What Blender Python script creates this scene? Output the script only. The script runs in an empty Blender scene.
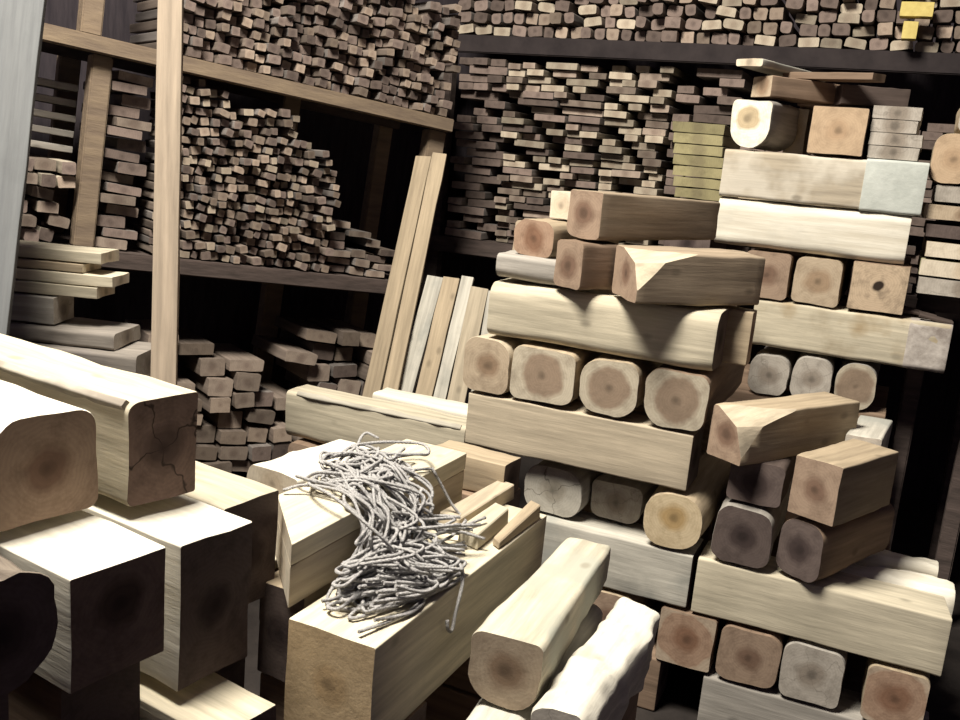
import bpy, bmesh, math, random
from mathutils import Vector, Matrix, noise
random.seed(7)
SC = bpy.context.scene
COL = SC.collection
def R(d): return math.radians(d)
V = Vector

# ------------------------------------------------------------------ camera
F, H = 960.0, 2.335
pitch, roll = R(12), R(5.2)
fw = V((0, math.cos(pitch), -math.sin(pitch)))
r0 = V((1, 0, 0)); u0 = r0.cross(fw)
rt = r0*math.cos(roll) + u0*math.sin(roll)
up = u0*math.cos(roll) - r0*math.sin(roll)
CAM = V((0, 0, H))
cd = bpy.data.cameras.new('camera'); cam = bpy.data.objects.new('camera', cd); COL.objects.link(cam)
cd.sensor_width = 36; cd.lens = 36*F/960; cd.clip_start = .05
bk = -fw
cam.matrix_world = Matrix(((rt.x, up.x, bk.x, 0), (rt.y, up.y, bk.y, 0), (rt.z, up.z, bk.z, H), (0, 0, 0, 1)))
SC.camera = cam
def ray(x, y): return fw + rt*((x-480)/F) - up*((y-360)/F)
def at(x, y, d): return CAM + ray(x, y)*d
def on_plane(x, y, p, n):
    v = ray(x, y); return CAM + v*((p-CAM).dot(n)/v.dot(n))
def on_z(x, y, z): return on_plane(x, y, V((0, 0, z)), V((0, 0, 1)))
def heading(yaw): return V((math.sin(R(yaw)), math.cos(R(yaw)), 0))

# ------------------------------------------------------------------ materials
def nodes(m):
    m.use_nodes = True
    t = m.node_tree; t.nodes.clear()
    return t, t.nodes, t.links
MATS = {}
def mixc(t, fac, a, b, mode='MIX'):
    n = t.nodes.new('ShaderNodeMix'); n.data_type = 'RGBA'; n.blend_type = mode
    for sock, v in ((n.inputs[0], fac), (n.inputs[6], a), (n.inputs[7], b)):
        if isinstance(v, bpy.types.NodeSocket): t.links.new(v, sock)
        elif isinstance(v, (int, float)): sock.default_value = v
        else: sock.default_value = (*v, 1)
    return n.outputs[2]
def math_n(t, op, a, b=None):
    n = t.nodes.new('ShaderNodeMath'); n.operation = op
    for i, v in enumerate((a, b)):
        if v is None: continue
        if isinstance(v, bpy.types.NodeSocket): t.links.new(v, n.inputs[i])
        else: n.inputs[i].default_value = v
    return n.outputs[0]
def ramp(t, fac, stops):
    n = t.nodes.new('ShaderNodeValToRGB'); t.links.new(fac, n.inputs[0])
    e = n.color_ramp.elements
    while len(e) < len(stops): e.new(.5)
    for k, (p, c) in enumerate(stops):
        e[k].position = p; e[k].color = (*c, 1) if not isinstance(c, (int, float)) else (c, c, c, 1)
    return n.outputs[0]
def noise_n(t, vec, scale, detail=4, rough=.6, sc=None):
    if sc:
        mp = t.nodes.new('ShaderNodeMapping'); mp.inputs['Scale'].default_value = sc
        t.links.new(vec, mp.inputs[0]); vec = mp.outputs[0]
    n = t.nodes.new('ShaderNodeTexNoise'); n.inputs['Scale'].default_value = scale
    n.inputs['Detail'].default_value = detail; n.inputs['Roughness'].default_value = rough
    t.links.new(vec, n.inputs['Vector'])
    return n.outputs[0]
def start(m):
    t, N, L = nodes(m)
    out = N.new('ShaderNodeOutputMaterial'); b = N.new('ShaderNodeBsdfPrincipled')
    b.inputs['Roughness'].default_value = .85
    b.inputs['Specular IOR Level'].default_value = .15
    L.new(b.outputs[0], out.inputs[0])
    tc = N.new('ShaderNodeTexCoord'); oi = N.new('ShaderNodeObjectInfo')
    sh = N.new('ShaderNodeVectorMath'); sh.operation = 'ADD'
    cmb = N.new('ShaderNodeCombineXYZ')
    k = math_n(t, 'MULTIPLY', oi.outputs['Random'], 37.0)
    for i in range(3): L.new(k, cmb.inputs[i])
    L.new(tc.outputs['Object'], sh.inputs[0]); L.new(cmb.outputs[0], sh.inputs[1])
    return t, b, tc.outputs['Object'], sh.outputs[0], oi.outputs['Random']
def bump(t, b, h, strength, dist=.004):
    n = t.nodes.new('ShaderNodeBump'); n.inputs['Strength'].default_value = strength
    n.inputs['Distance'].default_value = dist
    t.links.new(h, n.inputs['Height']); t.links.new(n.outputs[0], b.inputs['Normal'])
def side_mat(name, col, dark=None, stain=None, stain_amt=0.0, vary=.12, knots=True):
    """sawn long grain, x is the direction of the grain"""
    if name in MATS: return MATS[name]
    m = MATS[name] = bpy.data.materials.new(name)
    t, b, oc, vec, rnd = start(m)
    dark = dark or tuple(c*.62 for c in col)
    g = noise_n(t, vec, 1, 6, .65, (2.2, 34, 34))
    c = mixc(t, ramp(t, g, ((.35, 0), (.68, 1))), dark, col)
    bl = noise_n(t, vec, 6.5, 5, .6)
    c = mixc(t, ramp(t, bl, ((.52, 0), (.78, .55))), c, tuple(x*.7 for x in (stain or col)))
    if stain and stain_amt:
        s = noise_n(t, vec, 3.2, 4, .55)
        c = mixc(t, ramp(t, s, ((.62-.25*stain_amt, 0), (.70-.2*stain_amt, .85))), c, stain)
    if knots:
        vo = t.nodes.new('ShaderNodeTexVoronoi'); vo.inputs['Scale'].default_value = 1
        mp = t.nodes.new('ShaderNodeMapping'); mp.inputs['Scale'].default_value = (5, 8, 8)
        t.links.new(vec, mp.inputs[0]); t.links.new(mp.outputs[0], vo.inputs['Vector'])
        c = mixc(t, ramp(t, vo.outputs['Distance'], ((.06, .75), (.14, 0))), c, tuple(x*.45 for x in col))
    v = math_n(t, 'ADD', math_n(t, 'MULTIPLY', rnd, 2*vary), 1-vary)
    c = mixc(t, 1.0, c, v, 'MULTIPLY')
    t.links.new(c, b.inputs['Base Color'])
    bump(t, b, g, .5)
    return m
def end_mat(name, sap, heart, hr=.06, off=(0, 0), edge=None, er=.2, pith=True, crack=0.0, vary=.1, soft=.02):
    """cross cut end grain, rings about a heart in the y z plane"""
    if name in MATS: return MATS[name]
    m = MATS[name] = bpy.data.materials.new(name)
    t, b, oc, vec, rnd = start(m)
    se = t.nodes.new('ShaderNodeSeparateXYZ'); t.links.new(oc, se.inputs[0])
    y = math_n(t, 'SUBTRACT', se.outputs[1], off[0]); z = math_n(t, 'SUBTRACT', se.outputs[2], off[1])
    r = math_n(t, 'SQRT', math_n(t, 'ADD', math_n(t, 'MULTIPLY', y, y), math_n(t, 'MULTIPLY', z, z)))
    wob = noise_n(t, vec, 11, 3, .55)
    r2 = math_n(t, 'ADD', r, math_n(t, 'MULTIPLY', math_n(t, 'SUBTRACT', wob, .5), .05))
    rr = math_n(t, 'MULTIPLY', r2, 5.0)
    stops = [(max(0.001, hr*5-soft*5), heart), (hr*5+.03, sap)]
    if edge: stops += [(er*5-.03, sap), (min(1, er*5+.02), edge)]
    c = ramp(t, rr, stops)
    ring = math_n(t, 'SINE', math_n(t, 'MULTIPLY', r2, 620.0))
    c = mixc(t, math_n(t, 'MULTIPLY', math_n(t, 'ADD', ring, 1.0), .05), c, tuple(x*.4 for x in heart))
    if pith: c = mixc(t, ramp(t, r2, ((.006, .7), (.022, 0))), c, tuple(x*.35 for x in heart))
    bl = noise_n(t, vec, 17, 5, .7)
    c = mixc(t, ramp(t, bl, ((.45, 0), (.8, .7))), c, tuple(x*.55 for x in heart))
    if crack:
        ang = math_n(t, 'ARCTAN2', y, z)
        a2 = math_n(t, 'ADD', math_n(t, 'MULTIPLY', ang, 2.0), math_n(t, 'MULTIPLY', wob, 5.0))
        k = math_n(t, 'ABSOLUTE', math_n(t, 'SINE', a2))
        c = mixc(t, ramp(t, k, ((.02, crack), (.08+.06*crack, 0))), c, (.03, .022, .018))
    v = math_n(t, 'ADD', math_n(t, 'MULTIPLY', rnd, 2*vary), 1-vary)
    c = mixc(t, 1.0, c, v, 'MULTIPLY')
    t.links.new(c, b.inputs['Base Color'])
    bump(t, b, bl, .45)
    return m
def plain_mat(name, col, col2, scale=8, vary=.15, bumpy=.4, sc=None):
    if name in MATS: return MATS[name]
    m = MATS[name] = bpy.data.materials.new(name)
    t, b, oc, vec, rnd = start(m)
    g = noise_n(t, vec, scale, 6, .65, sc)
    c = mixc(t, ramp(t, g, ((.35, 0), (.7, 1))), col2, col)
    v = math_n(t, 'ADD', math_n(t, 'MULTIPLY', rnd, 2*vary), 1-vary)
    c = mixc(t, 1.0, c, v, 'MULTIPLY')
    t.links.new(c, b.inputs['Base Color']); bump(t, b, g, bumpy, .01)
    return m

PALE = (.53, .45, .335); CREAM = (.61, .545, .415); TAN = (.43, .345, .24); GREY = (.40, .37, .33)
BROWN = (.27, .19, .135); DARK = (.10, .075, .065)
S = dict(
    pale=side_mat('pale_sawn_wood', PALE), cream=side_mat('cream_sawn_wood', CREAM),
    cream_stain=side_mat('stained_cream_wood', CREAM, stain=(.33, .25, .15), stain_amt=.5),
    white=side_mat('debarked_white_wood', (.78, .74, .64), (.6, .55, .45), knots=False),
    tan=side_mat('tan_sawn_wood', TAN), grey=side_mat('grey_weathered_wood', GREY),
    brown=side_mat('brown_sawn_wood', BROWN), dark=side_mat('dark_wood', DARK),
    wane=side_mat('barky_grey_wood', (.52, .48, .40), stain=(.22, .19, .16), stain_amt=.6),
    olive=side_mat('greenish_wood', (.44, .41, .25)),
    oldbeam=side_mat('old_grey_beam_wood', (.27, .24, .21), stain=(.17, .15, .14), stain_amt=.4),
    block=side_mat('brown_block_wood', (.36, .285, .205)),
    barkwhite=side_mat('white_waney_wood', (.74, .70, .60), stain=(.40, .37, .30), stain_amt=.45),
    mould=side_mat('grey_stained_cream_wood', (.70, .64, .50), stain=(.43, .43, .36), stain_amt=.45),
    creamtop=side_mat('bright_cream_wood', (.70, .63, .48)),
    beige=side_mat('beige_wood', (.50, .43, .33), stain=(.62, .57, .48), stain_amt=.6),
    bark=side_mat('rough_bark', (.24, .20, .16), (.07, .055, .045), knots=False),
    post=side_mat('tan_pole_wood', (.37, .30, .23), vary=.02),
    concrete=side_mat('grey_board_wood', (.20, .207, .21), (.145, .15, .155), vary=.02, knots=False),
    grey_pale=side_mat('pale_weathered_wood', (.56, .53, .46), stain=(.3, .3, .27), stain_amt=.3),
)
E = dict(
    tan=end_mat('tan_end_grain', (.45, .36, .26), (.28, .195, .13), .05),
    tanpale=end_mat('pale_end_grain', (.45, .36, .26), (.33, .235, .155), .06),
    ring=end_mat('ringed_end_grain', (.50, .44, .34), (.29, .215, .155), .082, soft=.012),
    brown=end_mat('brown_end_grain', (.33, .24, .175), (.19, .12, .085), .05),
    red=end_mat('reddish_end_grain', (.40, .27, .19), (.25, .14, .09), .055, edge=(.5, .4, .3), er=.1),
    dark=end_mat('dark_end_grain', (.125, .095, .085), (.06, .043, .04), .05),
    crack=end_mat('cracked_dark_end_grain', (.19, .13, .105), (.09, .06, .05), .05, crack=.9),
    grey=end_mat('grey_end_grain', (.42, .38, .33), (.27, .23, .19), .05, crack=.25),
    greycrack=end_mat('grey_cracked_end_grain', (.46, .43, .37), (.30, .27, .22), .05, crack=.6),
    gold=end_mat('golden_end_grain', (.58, .47, .31), (.42, .29, .14), .055, off=(0, .01)),
    squaretan=end_mat('plain_tan_end_grain', (.45, .33, .22), (.40, .28, .18), .05),
    olive=end_mat('greenish_end_grain', (.30, .265, .145), (.22, .19, .11), .04, pith=False, vary=.2),
    oval=end_mat('oval_heart_end_grain', (.20, .145, .12), (.075, .05, .042), .055, off=(.0, .03)),
    warm=end_mat('warm_tan_end_grain', (.60, .45, .27), (.54, .38, .21), .05),
    bullseye=end_mat('bright_rim_end_grain', (.82, .78, .66), (.50, .40, .26), .052, off=(.015, .02), soft=.008),
    hole=end_mat('hollow_end_grain', (.48, .37, .26), (.03, .02, .015), .016, soft=.004, pith=False, off=(0, .01)),
    pale=end_mat('light_end_grain', (.66, .58, .46), (.58, .48, .36), .05),
)

# ------------------------------------------------------------------ tagging
def tag(o, label=None, cat=None, group=None, kind=None):
    if label: o['label'] = label
    if cat: o['category'] = cat
    if group: o['group'] = group
    if kind: o['kind'] = kind
    return o
def link(name, me, parent=None):
    o = bpy.data.objects.new(name, me); COL.objects.link(o)
    if parent: o.parent = parent
    return o
def empty(name, loc=(0, 0, 0)):
    o = bpy.data.objects.new(name, None); COL.objects.link(o); o.location = loc; o.empty_display_size = .1
    return o

# ------------------------------------------------------------------ timber meshes
def section(w, h, rad, na=6, ns=3):
    """rounded rectangle in (y,z); corners: upper left, upper right, lower right, lower left seen from the near end (left is +y)"""
    m = min(w, h)/2
    cs = ((1, 1, 0), (-1, 1, 90), (-1, -1, 180), (1, -1, 270))     # start angles, counter-clockwise from +y
    pts = []
    arcs = []
    for (sy, sz, a0), r in zip(cs, rad):
        r = max(.003, r*m)
        cy, cz = sy*(w/2-r), sz*(h/2-r)
        arcs.append([(cy+r*math.cos(R(a0+90*k/na)), cz+r*math.sin(R(a0+90*k/na))) for k in range(na+1)])
    for i in range(4):
        pts += arcs[i]
        a, b = arcs[i][-1], arcs[(i+1) % 4][0]
        for k in range(1, ns):
            f = k/ns; pts.append((a[0]+(b[0]-a[0])*f, a[1]+(b[1]-a[1])*f))
    return pts
def timber_mesh(name, w, h, L, rad=(.1, .1, .1, .1), rad2=None, mats=(None, None), seed=0, rough=.004, wob=.35,
                taper=1.0, skew=0.0, skew2=0.0, nseg=14, rake=0.0, pw=1.0, cuts=()):
    """a squared or round log lying along +x from x=0; rad/rad2 are corner roundings at the near and far end"""
    rad2 = rad2 or rad
    me = bpy.data.meshes.new(name); bm = bmesh.new()
    sx = seed*13.7+3.1
    xs = [0, .004] + [L*(k/nseg) for k in range(1, nseg)] + [L-.004, L]
    rings = []
    for x in xs:
        f = (x/L)**pw
        rr = []
        for c in range(4):
            v = rad[c]+(rad2[c]-rad[c])*f
            v *= 1+wob*noise.noise(V((x*5+sx, c*3.3, seed)))
            rr.append(min(1, max(.02, v)))
        s = 1+(taper-1)*f
        e = .986 if x in (0, L) else 1
        ring = []
        for (y, z) in section(w*s, h*s, rr):
            n1 = noise.noise(V((x*6+sx, y*9, z*9)))*rough*1.6+noise.noise(V((x*22+sx, y*30, z*30)))*rough*.7
            d = math.hypot(y, z) or 1
            yy, zz = y*e*(1+n1/d), z*e*(1+n1/d)
            sk = skew*(1-x/L)+skew2*(x/L)
            ring.append(bm.verts.new((x+sk*yy+rake*(1-x/L)*zz, yy, zz)))
        rings.append(ring)
    n = len(rings[0])
    for a, b in zip(rings, rings[1:]):
        for i in range(n):
            f = bm.faces.new((a[i], b[i], b[(i+1) % n], a[(i+1) % n]))
    f1 = bm.faces.new(rings[0]); f2 = bm.faces.new(list(reversed(rings[-1])))
    bm.normal_update()
    for f in bm.faces: f.smooth = True
    f1.material_index = f2.material_index = 1
    f1.smooth = f2.smooth = False
    for a, b, c in cuts:                     # a corner sawn or split off through three points
        a, b, c = V(a), V(b), V(c); no = (b-a).cross(c-a).normalized()
        if no.dot(a-V((L/2, 0, 0))) < 0: no = -no
        g = bmesh.ops.bisect_plane(bm, geom=bm.verts[:]+bm.edges[:]+bm.faces[:], plane_co=a, plane_no=no, clear_outer=True)
        ed = [x for x in g['geom_cut'] if isinstance(x, bmesh.types.BMEdge)]
        for f in bmesh.ops.edgeloop_fill(bm, edges=ed)['faces']:
            f.material_index = 2; f.smooth = False
    bmesh.ops.recalc_face_normals(bm, faces=bm.faces[:])
    bm.to_mesh(me); bm.free()
    me.set_sharp_from_angle(angle=R(32))
    for m in mats: me.materials.append(m)
    return me
def place(o, P, yaw, pitch=0, rollx=0):
    """near end centre at P, axis heading yaw degrees right of straight ahead, raised pitch degrees"""
    o.location = P
    o.rotation_mode = 'XYZ'
    o.rotation_euler = (R(rollx), R(-pitch), R(90-yaw))
SEED = [0]
def log(name, label, cat, P, yaw, L, w, h, side='pale', end='tan', rad=.15, rad2=None, pitch=0, rollx=0, group=None, **k):
    SEED[0] += 1
    if not isinstance(rad, tuple): rad = (rad,)*4
    if rad2 is not None and not isinstance(rad2, tuple): rad2 = (rad2,)*4
    me = timber_mesh(name, w, h, L, rad, rad2, (S[side], E[end]) + ((S['pale'],) if k.get('cuts') else ()), SEED[0], **k)
    o = link(name, me); place(o, P, yaw, pitch, rollx)
    tag(o, label, cat, group)
    return o
def span(name, label, cat, A, B, w, h, side='tan', end='pale', rad=.05, rollx=0, group=None, parent=None, **k):
    """a straight piece from A to B"""
    SEED[0] += 1
    d = B-A
    me = timber_mesh(name, w, h, d.length, (rad,)*4, None, (S[side], E[end]), SEED[0], **k)
    o = link(name, me, parent)
    yaw = math.degrees(math.atan2(d.x, d.y)); pt = math.degrees(math.atan2(d.z, math.hypot(d.x, d.y)))
    place(o, A, yaw, pt, rollx)
    if label: tag(o, label, cat, group)
    return o

FLOOR = .415
def box_mesh(name, sx, sy, sz, mat, bev=.006, rough=.003):
    me = bpy.data.meshes.new(name); bm = bmesh.new(); bmesh.ops.create_cube(bm, size=1)
    for v in bm.verts: v.co = V((v.co.x*sx, v.co.y*sy, v.co.z*sz))
    bmesh.ops.bevel(bm, geom=bm.edges[:], offset=bev, segments=2, affect='EDGES')
    bm.to_mesh(me); bm.free(); me.materials.append(mat); return me
def part(parent, name, x0, x1, y0, y1, z0, z1, mat):
    o = link(name, box_mesh(name, x1-x0, y1-y0, z1-z0, mat), parent)
    o.location = ((x0+x1)/2, (y0+y1)/2, (z0+z1)/2); return o
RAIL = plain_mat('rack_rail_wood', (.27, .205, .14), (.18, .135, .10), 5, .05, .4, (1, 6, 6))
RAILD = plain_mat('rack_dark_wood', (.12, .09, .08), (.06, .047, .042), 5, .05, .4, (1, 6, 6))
# ------------------------------------------------------------------ the cribs of criss-crossed logs
D2 = heading(23); D1 = heading(113)
OA = at(680, 460, 3.3)            # a point on the front plane of the middle and right cribs
OB = at(905, 235, 3.9)            # front plane of the rear crib
def crib(x, y, O):
    q = on_plane(x, y, O, D2); return (q-O).dot(D1), q.z
def cw(O, s, t, z): return V((O.x, O.y, 0))+D1*s+D2*t+V((0, 0, z))
ZA = [FLOOR+.213*k for k in range(9)]                       # course levels, middle and right cribs
ZB = [1.42, 1.63, 1.84, 2.05, 2.257, 2.467, 2.68]
def end_on(O, box, label, zb=None, h=None, L=.8, t=0, dyaw=0, side='pale', end='ring', rad=.4, name='log', cat='log', **k):
    x0, y0, x1, y1 = box
    Q = O+D2*t
    s0 = crib(x0, (y0+y1)/2, Q)[0]+.006; s1 = crib(x1, (y0+y1)/2, Q)[0]-.006
    zt = crib((x0+x1)/2, y0, Q)[1]; z0 = crib((x0+x1)/2, y1, Q)[1]
    if zb is None: zb = z0
    if h is None: h = min(zt-zb, .198)
    return log(name, label, cat, cw(O, (s0+s1)/2, t, zb+h/2), 23+dyaw, L, s1-s0, h, side, end, rad, **k)
def side_on(O, x0, x1, yl, yr, label, zb, h=.2, w=.2, t=.004, side='pale', end='brown', rad=.12, dyaw=0, name='squared_log', cat='log', **k):
    """lies across the view; its right end is the near end"""
    s0 = crib(x0, yl, O)[0]; s1 = crib(x1, yr, O)[0]
    return log(name, label, cat, cw(O, s1, t+w/2, zb+h/2), -67+dyaw, s1-s0, w, h, side, end, rad, **k)

# middle crib, top down
side_on(OA, 488, 716, 308, 336, 'long pale squared log lying across the middle crib above its four log ends', ZA[6], side='cream', end='dark', rad=(.5, .12, .15, .35), h=.2)
side_on(OA, 560, 742, 325, 330, 'dark plank end just behind the right end of the top cross log, middle crib', ZA[6], t=.215, w=.1, side='tan', end='brown', h=.195, name='plank', cat='plank')
side_on(OA, 488, 700, 308, 336, 'rear cross log in the upper course of the middle crib', ZA[6], t=.55, w=.18, side='tan', rough=.003)
end_on(OA, (462, 338, 511, 392), 'small faceted log end, leftmost in the row of four log ends', ZA[5], h=.2, rad=(.6, .7, .5, .5), end='tan')
end_on(OA, (509, 342, 577, 408), 'squarish log end with pale lower rim, second in the row of four', ZA[5], rad=(.35, .3, .5, .35), side='tan')
end_on(OA, (578, 348, 641, 416), 'round log end with even pale rim, third in the row of four', ZA[5], rad=(.75, .65, .7, .7), side='tan')
end_on(OA, (643, 357, 711, 428), 'largest round-cornered log end, rightmost in the row of four in the middle crib', ZA[5], rad=(.55, .4, .45, .75), side='brown')
side_on(OA, 466, 690, 420, 458, 'smooth pale squared log lying under the row of four log ends', ZA[4], side='pale', end='dark', rad=.07)
side_on(OA, 466, 680, 420, 458, 'rear cross log under the row of four log ends', ZA[4], t=.55, w=.18, side='tan')
end_on(OA, (521, 468, 583, 531), 'grey round log end with curved cracks, leftmost under the smooth pale cross log', ZA[3], rad=.8, end='greycrack', side='grey', t=.05)
end_on(OA, (588, 484, 643, 531), 'shadowed grey log end between the cracked end and the golden end', ZA[3], rad=(.3, .4, .9, .6), end='grey', side='grey', t=.13)
end_on(OA, (642, 488, 705, 552), 'golden round log end with dark knot, rightmost under the smooth pale cross log', ZA[3], rad=.75, end='gold', side='tan')
side_on(OA, 520, 690, 540, 575, 'greyish squared log behind the far end of the flat-topped round log', ZA[2], side='grey_pale', end='dark', rad=.08)
side_on(OA, 480, 680, 540, 575, 'rear cross log low in the middle crib', ZA[2], t=.55, w=.18, side='tan')
for k, (s, e) in enumerate(((-.66, 'brown'), (-.42, 'grey'), (-.18, 'brown'))):
    log('log', 'log in the bottom row of the middle crib behind the front timbers', 'log', cw(OA, s, 0, ZA[1]+.1), 23, .8, .19, .196, 'tan', e, .5, group='bottom row of the middle crib')
for t in (.1, .6):
    log('squared_log', 'bottom bearer log under the middle crib', 'log', cw(OA, .03, t, ZA[0]+.105), -67, .85, .19, .208, 'brown', 'dark', .1, group='bearers under the middle crib')

# loose blocks on top of the middle crib
def far_yaw(P, L, px):
    best = None
    for k in range(0, 900):
        yw = -20+k*.125
        q = P+heading(yw)*L-CAM
        x = 480+F*q.dot(rt)/q.dot(fw)
        if best is None or abs(x-px) < best[0]: best = (abs(x-px), yw)
    return best[1]
T2P = cw(OA, -.255, -.05, ZA[7]+.086)
log('squared_log', 'brown block with a bright triangular waney corner on top of the middle crib', 'log', T2P, 62, .53, .25, .17, 'block', 'brown', (.15, .1, .1, .25), skew=.3, skew2=.3, cuts=(((-.02, .10, .086), (-.03, -.125, .03), (.20, -.125, .086)), ((-.03, -.04, .086), (-.03, -.125, -.04), (.10, -.125, .086))))
log('squared_log', 'short shaded block left of the block with the bright waney corner', 'log', cw(OA, -.47, -.02, ZA[7]+.086), 52, .2, .14, .165, 'brown', 'brown', (.2, .2, .3, .3))
log('squared_log', 'topmost brown block lying above the bright-cornered block on the middle crib', 'log', cw(OA, -.455, .05, ZA[7]+.178+.082), 50, .66, .165, .165, 'block', 'brown', (.12, .1, .2, .55), (.1, .1, .2, .2), taper=.88)
log('log', 'orange-brown round log end at the left top of the middle crib', 'log', cw(OA, -.635, .05, ZA[7]+.156), 35, .5, .17, .13, 'tan', 'red', (.9, .7, .5, .6))
log('plank', 'dark grey slab with white bark edge under the orange-brown log end', 'plank', cw(OA, -.40, .10, ZA[7]+.045), -64, .36, .17, .09, 'grey', 'grey', (.5, .2, .2, .9))
log('squared_log', 'small cream block end standing out left of the topmost brown block', 'log', cw(OA, -.585, .17, ZA[7]+.275), 40, .35, .10, .10, 'cream', 'pale', .1)
log('squared_log', 'tan offcut at the far left behind the orange-brown log end', 'log', cw(OA, -.745, .33, ZA[7]+.1), 26, .4, .16, .19, 'tan', 'tan', .2)

# right crib
side_on(OA, 695, 946, 580, 636, 'longest pale squared log, lying across the lower right above a row of log ends', ZA[2], side='cream', end='dark', rad=(.1, .06, .06, .06), w=.19, skew=-.1)
log('split_log', 'lit ragged slab lying behind the longest squared log at the lower right', 'log', cw(OA, .93, .32, ZA[2]+.1), -70, .56, .14, .19, 'white', 'pale', (.7, .6, .3, .3), rough=.014, nseg=24)
log('split_log', 'second pale slab behind the ragged one at the lower right, ending further left', 'log', cw(OA, .88, .475, ZA[2]+.105), -67, .5, .115, .2, 'white', 'pale', (.5, .6, .3, .3), rough=.012, nseg=24)
side_on(OA, 700, 880, 580, 636, 'rear cross log of the right crib', ZA[2], t=.58, w=.17, side='brown')
end_on(OA, (655, 609, 715, 681), 'brown square log end, leftmost in the bottom right row', ZA[1], rad=.12, end='red', side='brown')
end_on(OA, (716, 616, 783, 691), 'dark rounded log end, second in the bottom right row', ZA[1], rad=.45, end='brown', side='brown')
end_on(OA, (778, 639, 845, 712), 'grey pale log end with bark notch, third in the bottom right row', ZA[1], h=.2, rad=(.5, .4, .3, .3), end='grey', side='grey')
end_on(OA, (862, 657, 932, 722), 'brown-hearted log end, rightmost in the bottom right row', ZA[1], rad=(.3, .3, .25, .25), end='red', side='tan')
side_on(OA, 700, 930, 700, 740, 'grey squared log at the bottom edge under the right row of log ends', ZA[0], side='grey', end='dark', rad=.1)
side_on(OA, 700, 930, 700, 740, 'bottom bearer log at the back of the right crib', ZA[0], t=.55, side='brown', end='dark')
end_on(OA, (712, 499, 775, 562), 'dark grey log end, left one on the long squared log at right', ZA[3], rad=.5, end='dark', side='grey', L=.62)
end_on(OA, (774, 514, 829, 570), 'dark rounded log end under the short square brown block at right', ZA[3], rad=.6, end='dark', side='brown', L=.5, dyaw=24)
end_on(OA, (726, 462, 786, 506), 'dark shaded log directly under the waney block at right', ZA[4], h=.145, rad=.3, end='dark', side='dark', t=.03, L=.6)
CT1 = cw(OA, .145, -.02, ZA[4]+.145+.088)
log('squared_log', 'brown block with lit white top and curved waney corner at right', 'log', CT1, far_yaw(CT1, .62, 838), .62, .155, .175, 'tan', 'brown', .1, skew=.1, cuts=(((0, .06, .0875), (0, -.0775, .02), (.26, -.0775, .0875)), ((0, -.02, .0875), (0, -.0775, -.05), (.13, -.0775, .0875))))
CT2 = cw(OA, .445, -.02, ZA[4]+.105)
log('squared_log', 'short square brown block with lit top right of the waney block', 'log', CT2, far_yaw(CT2, .4, 872), .4, .165, .2, 'tan', 'brown', .06)
log('squared_log', 'pale block end in the gap behind the short square brown block', 'log', cw(OA, .56, .36, ZA[4]+.12), 28, .35, .12, .2, 'grey_pale', 'grey', .15)

# rear crib
end_on(OB, (728, 95, 774, 141), 'round log end with bright cream rim on top of the rear crib', ZB[5], rad=(.25, .2, .95, .95), end='bullseye', side='grey', L=.32, dyaw=14)
end_on(OB, (808, 107, 867, 161), 'square tan block end on top of the rear crib', ZB[5], rad=.06, end='squaretan', side='brown', L=.5)
UP = side_on(OB, 721, 924, 178, 190, 'top cross log of the rear crib with a pale blue-grey right end', ZB[4], side='beige', end='dark', rad=(.15, .5, .15, .15), h=.2)
side_on(OB, 721, 900, 178, 190, 'back cross log at the top of the rear crib', ZB[4], side='tan', t=.5, h=.2)
side_on(OB, 716, 908, 220, 240, 'bright white debarked log lying across the rear crib', ZB[3], side='white', end='dark', rad=(.4, .15, .15, .4), h=.2)
side_on(OB, 716, 890, 220, 240, 'back cross log under the top of the rear crib', ZB[3], side='tan', t=.5, h=.2)
end_on(OB, (742, 249, 791, 300), 'shaded brown log end under the left part of the bright white log', ZB[2], rad=.25, end='brown', side='brown')
end_on(OB, (792, 253, 843, 306), 'tan log end with clipped corners, middle one under the bright white log', ZB[2], rad=(.4, .3, .3, .25), end='tanpale', side='tan')
end_on(OB, (848, 258, 909, 318), 'square tan log end with a dark central hole under the bright white log', ZB[2]+.006, rad=.05, end='hole', side='brown')
ST = side_on(OB, 752, 946, 320, 358, 'pale stained cross log with a grey right end below three log ends', ZB[1], side='cream_stain', end='grey', rad=(.15, .3, .2, .2), h=.203)
side_on(OB, 740, 880, 320, 358, 'back cross log low in the rear crib', ZB[1], t=.5, h=.2, side='tan')
end_on(OB, (747, 356, 790, 397), 'shaded round log end, left of the three under the stained cross log', ZB[0], rad=.6, end='grey', side='grey')
end_on(OB, (790, 357, 833, 399), 'grey round log end, middle of the three under the stained cross log', ZB[0], rad=.7, end='grey', side='grey')
end_on(OB, (834, 361, 878, 403), 'light rimmed round log end, right of the three under the stained cross log', ZB[0], rad=.8, end='ring', side='grey')
hb = (ZB[0]-FLOOR)/5
for k in range(5):
    for j in range(2):
        if k % 2 == 0: log('squared_log', 'bearer log in the hidden lower courses of the rear crib', 'log', cw(OB, .05, .1+.5*j, FLOOR+hb*(k+.5)), -67, .8, .18, hb*.97, 'brown', 'dark', .15, group='lower courses of the rear crib')
        else: log('squared_log', 'bearer log in the hidden lower courses of the rear crib', 'log', cw(OB, -.62+.55*j, 0, FLOOR+hb*(k+.5)), 23, .8, .18, hb*.97, 'brown', 'dark', .15, group='lower courses of the rear crib')

# ------------------------------------------------------------------ front timbers
f1c = at(376, 648, 2.0); ZF = f1c.z
YF = 25
f1l = on_z(285, 617, ZF)
dF = heading(YF); qF = heading(YF+90)
W1 = .225
F1 = f1c-qF*(W1/2)
def fr(p, q, z): return V((f1c.x, f1c.y, 0))+dF*p+qF*(q-W1)+V((0, 0, z))   # p along the front beam, q across from its left edge
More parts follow.
